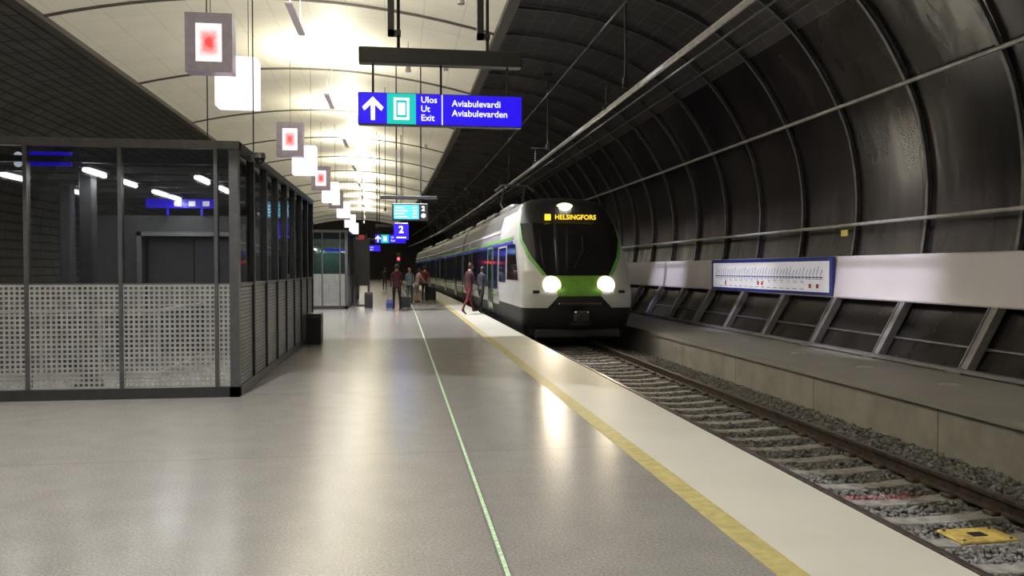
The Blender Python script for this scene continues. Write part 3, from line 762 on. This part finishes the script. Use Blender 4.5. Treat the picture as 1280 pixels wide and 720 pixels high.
for x,y in ((-4.0,11.3),(-4.0,12.6),(-4.0,14.2),(-4.0,15.1),(-5.3,12.0),(-2.8,13.4),(-5.3,14.0),(-2.8,12.0)):
    f=root('reflection_tube',(x,y,2.86),'white lit tube placed inside to stand for a lamp reflection','lamp','lit tubes standing for reflections in the lobby glass')  # lamp reflections in the glass, built as glowing tubes inside
    m=MB(); m.box(-.07,.07,-.38,.38,.05,.09); m.build('housing',M['grey'],f)
    m=MB(); m.cyl((0,-.36,.02),(0,.36,.02),.028,n=10); m.build('tube',M['tube'],f)
    area('lobby_fill_light',(0,0,-.02),.1,.7,16,(1,.97,.9),False,f)  # fill light added to brighten the lobby interior
r=root('reflected_sign',(-4.3,10.75,2.90),'blue lit panel behind the glass standing in for a reflected sign','sign')  # stands in for a sign's reflection on the front glass
m=MB(); m.bbox(-.3,.22,-.03,.03,0,.17,.01); m.build('panel',M['blue'],r)
for z in (.12,.02): m=MB(); m.cyl((-.40,0,z),(-.40,-.02,z),.045,n=16); m.build('symbol',M['white_em'],r)
r=root('stair_balustrade',(-4.3,12.3,0),'low glass and steel balustrade around the stair opening','balustrade')
m=MB(); m.tube([(-1.6,0,1.0),(.8,0,1.0),(.8,2.8,1.0)],.025); m.box(-1.6,.8,-.03,.03,0,.1); m.box(.77,.83,0,2.8,0,.1)
for x in(-1.6,-.8,0,.8): m.cyl((x,0,0),(x,0,1.0),.02)
m.build('handrail',M['perf'],r)
m=MB(); m.box(-1.58,.78,-.006,.006,.12,.95); m.box(.794,.806,.05,2.75,.12,.95); m.build('glass_pane',M['glass'],r)
for x,y in ((-5.2,13.5),(-5.9,17.5),(-4.2,11.6)):
    m=MB(); m.bbox(-.09,.09,-.09,.09,0,2.94,.02); m.bbox(-.16,.16,-.16,.16,0,.06,.01)
    o=m.build('steel_column',M['kiosk_in'],loc=(x,y,0)); tag(o,'dark square steel column inside the glass lobby','column','columns in the glass lobby')
r=root('security_camera',(-1.93,11.2,3.05),'dark dome security camera on a bracket at the enclosure corner','camera')
m=MB(); m.box(-.08,.0,-.03,.03,0,.1); m.cyl((.06,0,.05),(.06,0,.12),.08,.07,n=16); m.box(-.02,.06,-.02,.02,.06,.1); m.build('bracket',M['grey'],r)
m=MB(); m.ball((.06,0,.04),.07,14,8); m.build('dome',M['winblack'],r,smooth=True)
r=root('litter_bin',(-1.82,17.6,0),'black rectangular litter bin beside the enclosure','bin')
m=MB(); m.bbox(-.16,.16,-.22,.22,.03,.60,.012); m.box(-.14,.14,-.2,.2,0,.03); m.build('body',M['black'],r)
m=MB(); m.bbox(-.16,.16,-.22,.22,.61,.66,.008); m.box(.15,.162,-.15,.15,.46,.54); m.build('lid',M['dark'],r)
e2=enclosure(-5.2,-2.1,33,42,[-5.14,-4.1,-3.1,-2.4],'second glass and perforated steel enclosure further along the platform',M['gglass'])
r=root('glazed_lift',(-3.3,35,0),'pale lift cabin with green glass inside the enclosure','lift')
m=MB(); m.box(-.9,.9,0,1.8,0,.15); m.box(-.9,.9,0,1.8,2.5,2.9); 
for x in(-.9,.8):
    for y in(0,1.7): m.box(x,x+.1,y,y+.1,.15,2.5)
m.box(-.9,.9,1.7,1.8,.15,2.5); m.build('cabin_frame',M['perf'],r)
m=MB(); m.box(-.8,.8,.02,.05,.15,2.5); m.build('glass_door',M['gglass'],r)
area('cabin_light',(0,.9,2.45),1,1,30,(.85,1,.95),False,r)
r=root('information_post',(-1.65,35.4,0),'dark steel information post with a small red sign','post')
m=MB(); m.box(-.35,-.25,-.05,.05,0,3.1); m.box(.25,.35,-.05,.05,0,3.1); m.box(-.35,.35,-.05,.05,3.0,3.1); m.box(-.25,.25,-.03,.03,.9,2.9); m.box(-.35,.35,-.06,.06,0,.08); m.build('frame',M['dark'],r)
m=MB(); m.box(-.12,.12,-.09,-.05,2.9,3.1); m.build('sign_plate',M['mapred'],r)
r=root('litter_bin',(-1.3,34.0,0),'small black litter bin standing on the platform','bin')
m=MB(); m.bbox(-.17,.17,-.17,.17,0,.6,.012); m.build('body',M['black'],r)
m=MB(); m.bbox(-.17,.17,-.17,.17,.6,.65,.008); m.build('lid',M['dark'],r)
for x,y,z0 in ((-4.3,18.95,3.2),(-3.3,18.95,3.2),(-.6,36,4.2),(.2,38,4.4),(-1.2,48,4.0)):
    m=MB(); h_=cz(x)-z0-.02; m.cyl((0,0,0),(0,0,h_),.015,n=6); m.cyl((0,0,0),(0,0,.15),.04,n=8)
    o=m.build('hanger_rod',M['dark'],loc=(x+B(y),y,z0)); tag(o,'thin dark rod hanging from the station ceiling','rod','rods hanging from the ceiling')

# ---------------------------------------------------------------- people
def person(loc_,face,label,top,trousers,H=1.75,legs=((0,5),(0,5)),arms=((5,15),(-5,15)),lean=0,hairc=None,longsl=True,shorts=False,hairlong=False):
    s=H/1.75
    V=[];E=[];Rr=[];T=[]
    def add(p,r,par,tg):
        V.append(Vector(p)); Rr.append(r)
        if par is not None: E.append((par,len(V)-1)); T.append(tg)
        return len(V)-1
    la=math.radians(lean)
    def up(x,y,h): return (x, y*math.cos(la)+h*math.sin(la), h*math.cos(la)-y*math.sin(la))
    pel=add((0,0,0),.125,None,'t')
    sp=add(up(0,0,.17),.115,pel,'top'); ch=add(up(0,0,.36),.135,sp,'top'); sh=add(up(0,-.01,.47),.085,ch,'top')
    nk=add(up(0,0,.56),.052,sh,'skin'); hb=add(up(0,.01,.62),.055,nk,'skin')
    foots=[]
    for sx,(a,b) in zip((-1,1),legs):
        a=math.radians(a); b=math.radians(b)
        hp=add((sx*.09,0,-.05),.088,pel,'tr')
        k=V[hp]+Vector((sx*.015,.43*math.sin(a),-.43*math.cos(a))); 
        th=add((V[hp]+k)/2,.078,hp,'tr'); kn=add(k,.056,th,'tr')
        an=k+Vector((0,.41*math.sin(a-b),-.41*math.cos(a-b)))
        cf=add(k*.6+an*.4+Vector((0,-.015,0)),.05,kn,'sk' if shorts else 'tr'); ak=add(an,.036,cf,'sk' if shorts else 'tr')
        g=a-b*.8
        d=Vector((0,math.cos(g),math.sin(g))); he=add(an+Vector((0,-.03,-.045)),.034,ak,'shoe'); to=add(an+d*.11+Vector((0,0,-.05)),.036,ak,'shoe'); t2=add(an+d*.18+Vector((0,0,-.055)),.028,to,'shoe')
        foots+= [V[to].z-.033,V[he].z-.033,V[t2].z-.026]
    for sx,(a,b) in zip((-1,1),arms):
        a=math.radians(a); b=math.radians(b)
        s1=add(up(sx*.17,-.01,.45),.062,sh,'top')
        el=V[s1]+Vector((sx*.05,.28*math.sin(a),-.28*math.cos(a)))
        um=add((V[s1]+el)/2,.048,s1,'top'); e=add(el,.04,um,'top')
        fd=Vector((0,math.sin(a+b),-math.cos(a+b)))
        wr=el+fd*.25; w=add(wr,.026,e,'top' if longsl else 'skin')
        pl=add(wr+fd*.06,.03,w,'skin')
        fw=Vector((0,math.cos(a+b),math.sin(a+b)))
        for q,ln in ((-.028,.026),(-.01,.034),(.01,.036),(.028,.030)):
            p1=add(wr+fd*.10+fw*q,.0095,pl,'skin'); p2=add(V[p1]+fd*ln+Vector((-sx*.01,0,0)),.0085,p1,'skin'); add(V[p2]+fd*ln*.7+Vector((-sx*.02,0,0)),.0075,p2,'skin')
        t1=add(wr+fd*.05+fw*.045,.011,pl,'skin'); add(V[t1]+fd*.04+fw*.012,.009,t1,'skin')
    dz=-min(foots)
    V=[v+Vector((0,0,dz)) for v in V]
    me=bpy.data.meshes.new('sk'); me.from_pydata([tuple(v) for v in V],E,[])
    o=bpy.data.objects.new('sk',me); COL.objects.link(o)
    o.modifiers.new('Skin','SKIN'); sb=o.modifiers.new('Sub','SUBSURF'); sb.levels=1; sb.render_levels=1
    for i,sv in enumerate(me.skin_vertices[0].data):
        r_=Rr[i]; sv.radius=(r_*(1.25 if i in (1,2) else 1),r_*(.85 if i in(1,2) else 1)); sv.use_root=(i==0)
    dg=bpy.context.evaluated_depsgraph_get(); bm=bpy.data.meshes.new_from_object(o.evaluated_get(dg))
    bpy.data.objects.remove(o)
    b=bmesh.new(); b.from_mesh(bm)
    nb=len(b.faces)
    hc=V[hb]+Vector(up(0,.02,.06))
    hm=MB(); hm.ball(hc,1,16,12,sc=(.074,.094,.118))
    for i,v in enumerate(hm.v):
        v=Vector(v); rel=v-hc
        if rel.z<-.02: rel.x*=1-.25*min(1,(-rel.z-.02)/.09)
        if rel.y>.085 and abs(rel.x)<.03 and -.045<rel.z<.02: rel.y+=.018
        hm.v[i]=tuple(hc+rel)
    hm.ball(hc+Vector((-.074,0,-.01)),.026,8,6,sc=(.35,.8,1.1)); hm.ball(hc+Vector((.074,0,-.01)),.026,8,6,sc=(.35,.8,1.1))
    bv=[b.verts.new(v) for v in hm.v]
    for f in hm.f:
        try: b.faces.new([bv[i] for i in f])
        except Exception: pass
    b.to_mesh(bm); b.free()
    topm=mat('clothing_top',top,.8,nscale=6,namt=.25); trm=mat('clothing_trousers',trousers,.8,nscale=6,namt=.25)
    bm.materials.clear()
    for q in [topm,trm,M['skin'],M['shoe']]: bm.materials.append(q)
    code={'top':0,'t':1,'tr':1,'skin':2,'sk':2,'shoe':3}
    for p in bm.polygons:
        c=p.center; p.use_smooth=True
        if p.index>=nb: p.material_index=2; continue
        best=9;bt=0
        for (i,j),tg in zip(E,T):
            A=V[i];D=V[j]-A; t=max(0,min(1,(c-A).dot(D)/max(1e-9,D.length_squared))); d=(c-A-D*t).length/((Rr[i]+Rr[j])/2+.02)
            if d<best: best=d;bt=code[tg]
        p.material_index=bt
    P=root('person',loc_,label,'person',rot=(0,0,face)); P.scale=(s,s,s)
    body=bpy.data.objects.new('body',bm); COL.objects.link(body); body.parent=P
    m=MB(); m.ball(hc+Vector((0,-.018,.022)),1,16,10,sc=(.084,.095,.112))
    if hairlong: m.ball(hc+Vector((0,-.06,-.08)),1,12,8,sc=(.07,.05,.13))
    m.build('hair',hairc or M['hair'],P,smooth=True)
    for x in(-.03,.03): m=MB(); m.ball(hc+Vector((x,.086,.008)),.011,8,6); m.build('eye',M['black'],P)
    m=MB(); m.ball(hc+Vector((0,.085,-.055)),1,8,6,sc=(.022,.01,.006)); m.build('mouth',M['mapred'],P)
    m=MB(); n=16
    for h,rx,ry in [(.12,.135,.105),(.02,.15,.12),(-.08,.16,.125)]:
        c=Vector(up(0,0,h))+Vector((0,0,dz))
        for i in range(n): t=2*math.pi*i/n; m.v.append((c.x+rx*math.cos(t),c.y+ry*math.sin(t),c.z))
    for j in range(2):
        for i in range(n): i2=(i+1)%n; m.f.append((j*n+i,j*n+i2,(j+1)*n+i2,(j+1)*n+i)); m.m.append(0)
    m.build('shirt_hem',topm,P,smooth=True)
    return P
R_=math.radians
def pxy(px,py):
    d=1600/(py-337.); t=(px-640)/1000.; return (d*(.9903*t+.1386), d*(.9903-.1386*t))
def at(px,py):
    x,y=pxy(px,py); return (x,y,0)
person(at(496,388),R_(15),'person in dark red shirt and black trousers standing with bags',(.07,.014,.02),(.015,.015,.02),1.76,arms=((4,12),(10,25)),legs=((8,8),(-8,5)))
person(at(481,364),R_(0),'person in dark clothes walking down the platform',(.02,.02,.03),(.02,.02,.03),1.72,legs=((18,10),(-16,14)))
person(at(512,379),R_(170),'person in pale blue shirt and grey trousers by the luggage',(.16,.2,.27),(.05,.05,.08),1.66,arms=((15,40),(-5,15)),hairlong=True)
person(at(521,378),R_(-60),'person in pale pink top and light shorts bending to the luggage',(.45,.3,.3),(.2,.2,.22),1.64,lean=15,arms=((35,25),(30,25)),shorts=True,longsl=False)
person(at(531,377),R_(-20),'person in red top and black trousers behind a large suitcase',(.16,.02,.025),(.02,.02,.02),1.76,arms=((15,25),(12,25)))
person(at(586,393),R_(-60),'person in maroon top and trousers walking towards the train',(.055,.014,.022),(.13,.016,.030),1.80,legs=((22,6),(-18,12)),arms=((-10,15),(15,30)),lean=5)
person(at(601,392),R_(-50),'person in dark clothes leaning to board the train',(.02,.025,.04),(.03,.03,.04),1.68,legs=((20,18),(-10,8)),arms=((12,25),(8,30)),lean=8,hairlong=True)

def suitcase(loc_,rot,colr,label,w=.46,h=.68,t=.28):
    r=root('suitcase',loc_,label,'suitcase',rot=(0,0,rot))
    cm=mat('suitcase_shell',colr,.4)
    m=MB(); m.bbox(-w/2,w/2,-t/2,t/2,.05,h,.035)
    for i in range(4): m.box(-w/2+.06+i*.085,-w/2+.085+i*.085,-t/2-.006,-t/2,.12,h-.08)
    m.build('shell',cm,r)
    m=MB(); m.tube([(-w*.3,t*.35,h),(-w*.3,t*.35,h+.32),(w*.3,t*.35,h+.32),(w*.3,t*.35,h)],.01); m.build('telescopic_handle',M['grey'],r)
    for a in(-w*.38,w*.38):
        for b in(-t*.35,t*.35): m=MB(); m.cyl((a-.012,b,.028),(a+.012,b,.028),.028,n=12); m.build('wheel',M['black'],r)
suitcase(at(507,386),R_(20),(.02,.02,.022),'black upright suitcase beside the people',.38,.5,.24)
suitcase(at(538,376.5),R_(-10),(.012,.012,.014),'large black suitcase with extended handle',.55,.74,.32)
x,y=pxy(487,385); r=root('carrier_bag',(x,y,0.0),'dark blue carrier bag standing beside the person','bag')
bm_=mat('bag_blue',(.02,.03,.16),.6)
m=MB()
for z,a,b in ((0,.14,.07),(.2,.15,.08),(.34,.12,.05)):
    for sx,sy in((-1,-1),(1,-1),(1,1),(-1,1)): m.v.append((sx*a,sy*b,z))
m.f=[(3,2,1,0)]+[(j*4+i,j*4+(i+1)%4,(j+1)*4+(i+1)%4,(j+1)*4+i) for j in range(2) for i in range(4)]; m.m=[0]*len(m.f); m.build('sack',bm_,r)
for sy in(-.05,.05): m=MB(); m.tube([(-.08,sy,.34),(-.06,sy,.50),(.06,sy,.50),(.08,sy,.34)],.008); m.build('handle',bm_,r)

for s in(-1,1):
    d=bpy.data.lights.new('headlamp_beam','SPOT'); d.energy=200; d.color=(1,.82,.55); d.spot_size=math.radians(50); d.spot_blend=.6; d.shadow_soft_size=.12
    o=bpy.data.objects.new('headlamp_beam',d); COL.objects.link(o); o.parent=train; o.location=(s*.76,-.12,1.72); o.rotation_euler=(R_(84),0,math.pi)
# added downlights, the gap between their pools imitates a shadow band on the floor
def pool(loc,half,e,rod,blend,col,label,aim=None,soft=.10):
    r=root('added_spot',loc,label,'lamp')
    m=MB(); m.cyl((0,0,.02),(0,0,.2),.10,.08,n=20); m.cyl((0,0,.2),(0,0,rod),.012,n=8); m.build('housing',M['pipe'],r)
    d=bpy.data.lights.new('added_beam','SPOT'); d.energy=e; d.color=col; d.spot_size=R_(2*half); d.spot_blend=blend; d.shadow_soft_size=soft
    o=bpy.data.objects.new('added_beam',d); COL.objects.link(o); o.parent=r; o.location=(0,0,-.02)
    if aim: o.rotation_euler=(Vector(aim)-Vector(loc)).to_track_quat('-Z','Y').to_euler()
pool((-2.5,5.8,8.3),41,2500,1.45,.04,(1,.985,.97),'added round lamp lighting the near side of the dark floor band',soft=.04)
pool((.3,27.6,8.3),47.5,4600,1.05,.04,(.98,.97,1),'added round lamp lighting the far side of the dark floor band',soft=.04)
# spotlights added to brighten the white panel band across the track
for y_ in (8,14.5,21,28,36,46):
    pool((1.6+B(y_),y_,8.5),12,3600,.68,.9,(.97,.93,1),'small added spotlight brightening the white wall panels',aim=(10.0+B(y_),y_+1,1.3))

w=bpy.data.worlds.new('World'); S.world=w; w.use_nodes=True
w.node_tree.nodes['Background'].inputs['Color'].default_value=(.3,.3,.32,1); w.node_tree.nodes['Background'].inputs['Strength'].default_value=.1

cam=bpy.data.cameras.new('Camera'); co=bpy.data.objects.new('Camera',cam); COL.objects.link(co)
cam.lens=28.125; cam.sensor_width=36; cam.clip_end=400
co.location=(0,0,1.6); co.rotation_euler=(R_(90-1.32),0,R_(-7.97)); S.camera=co
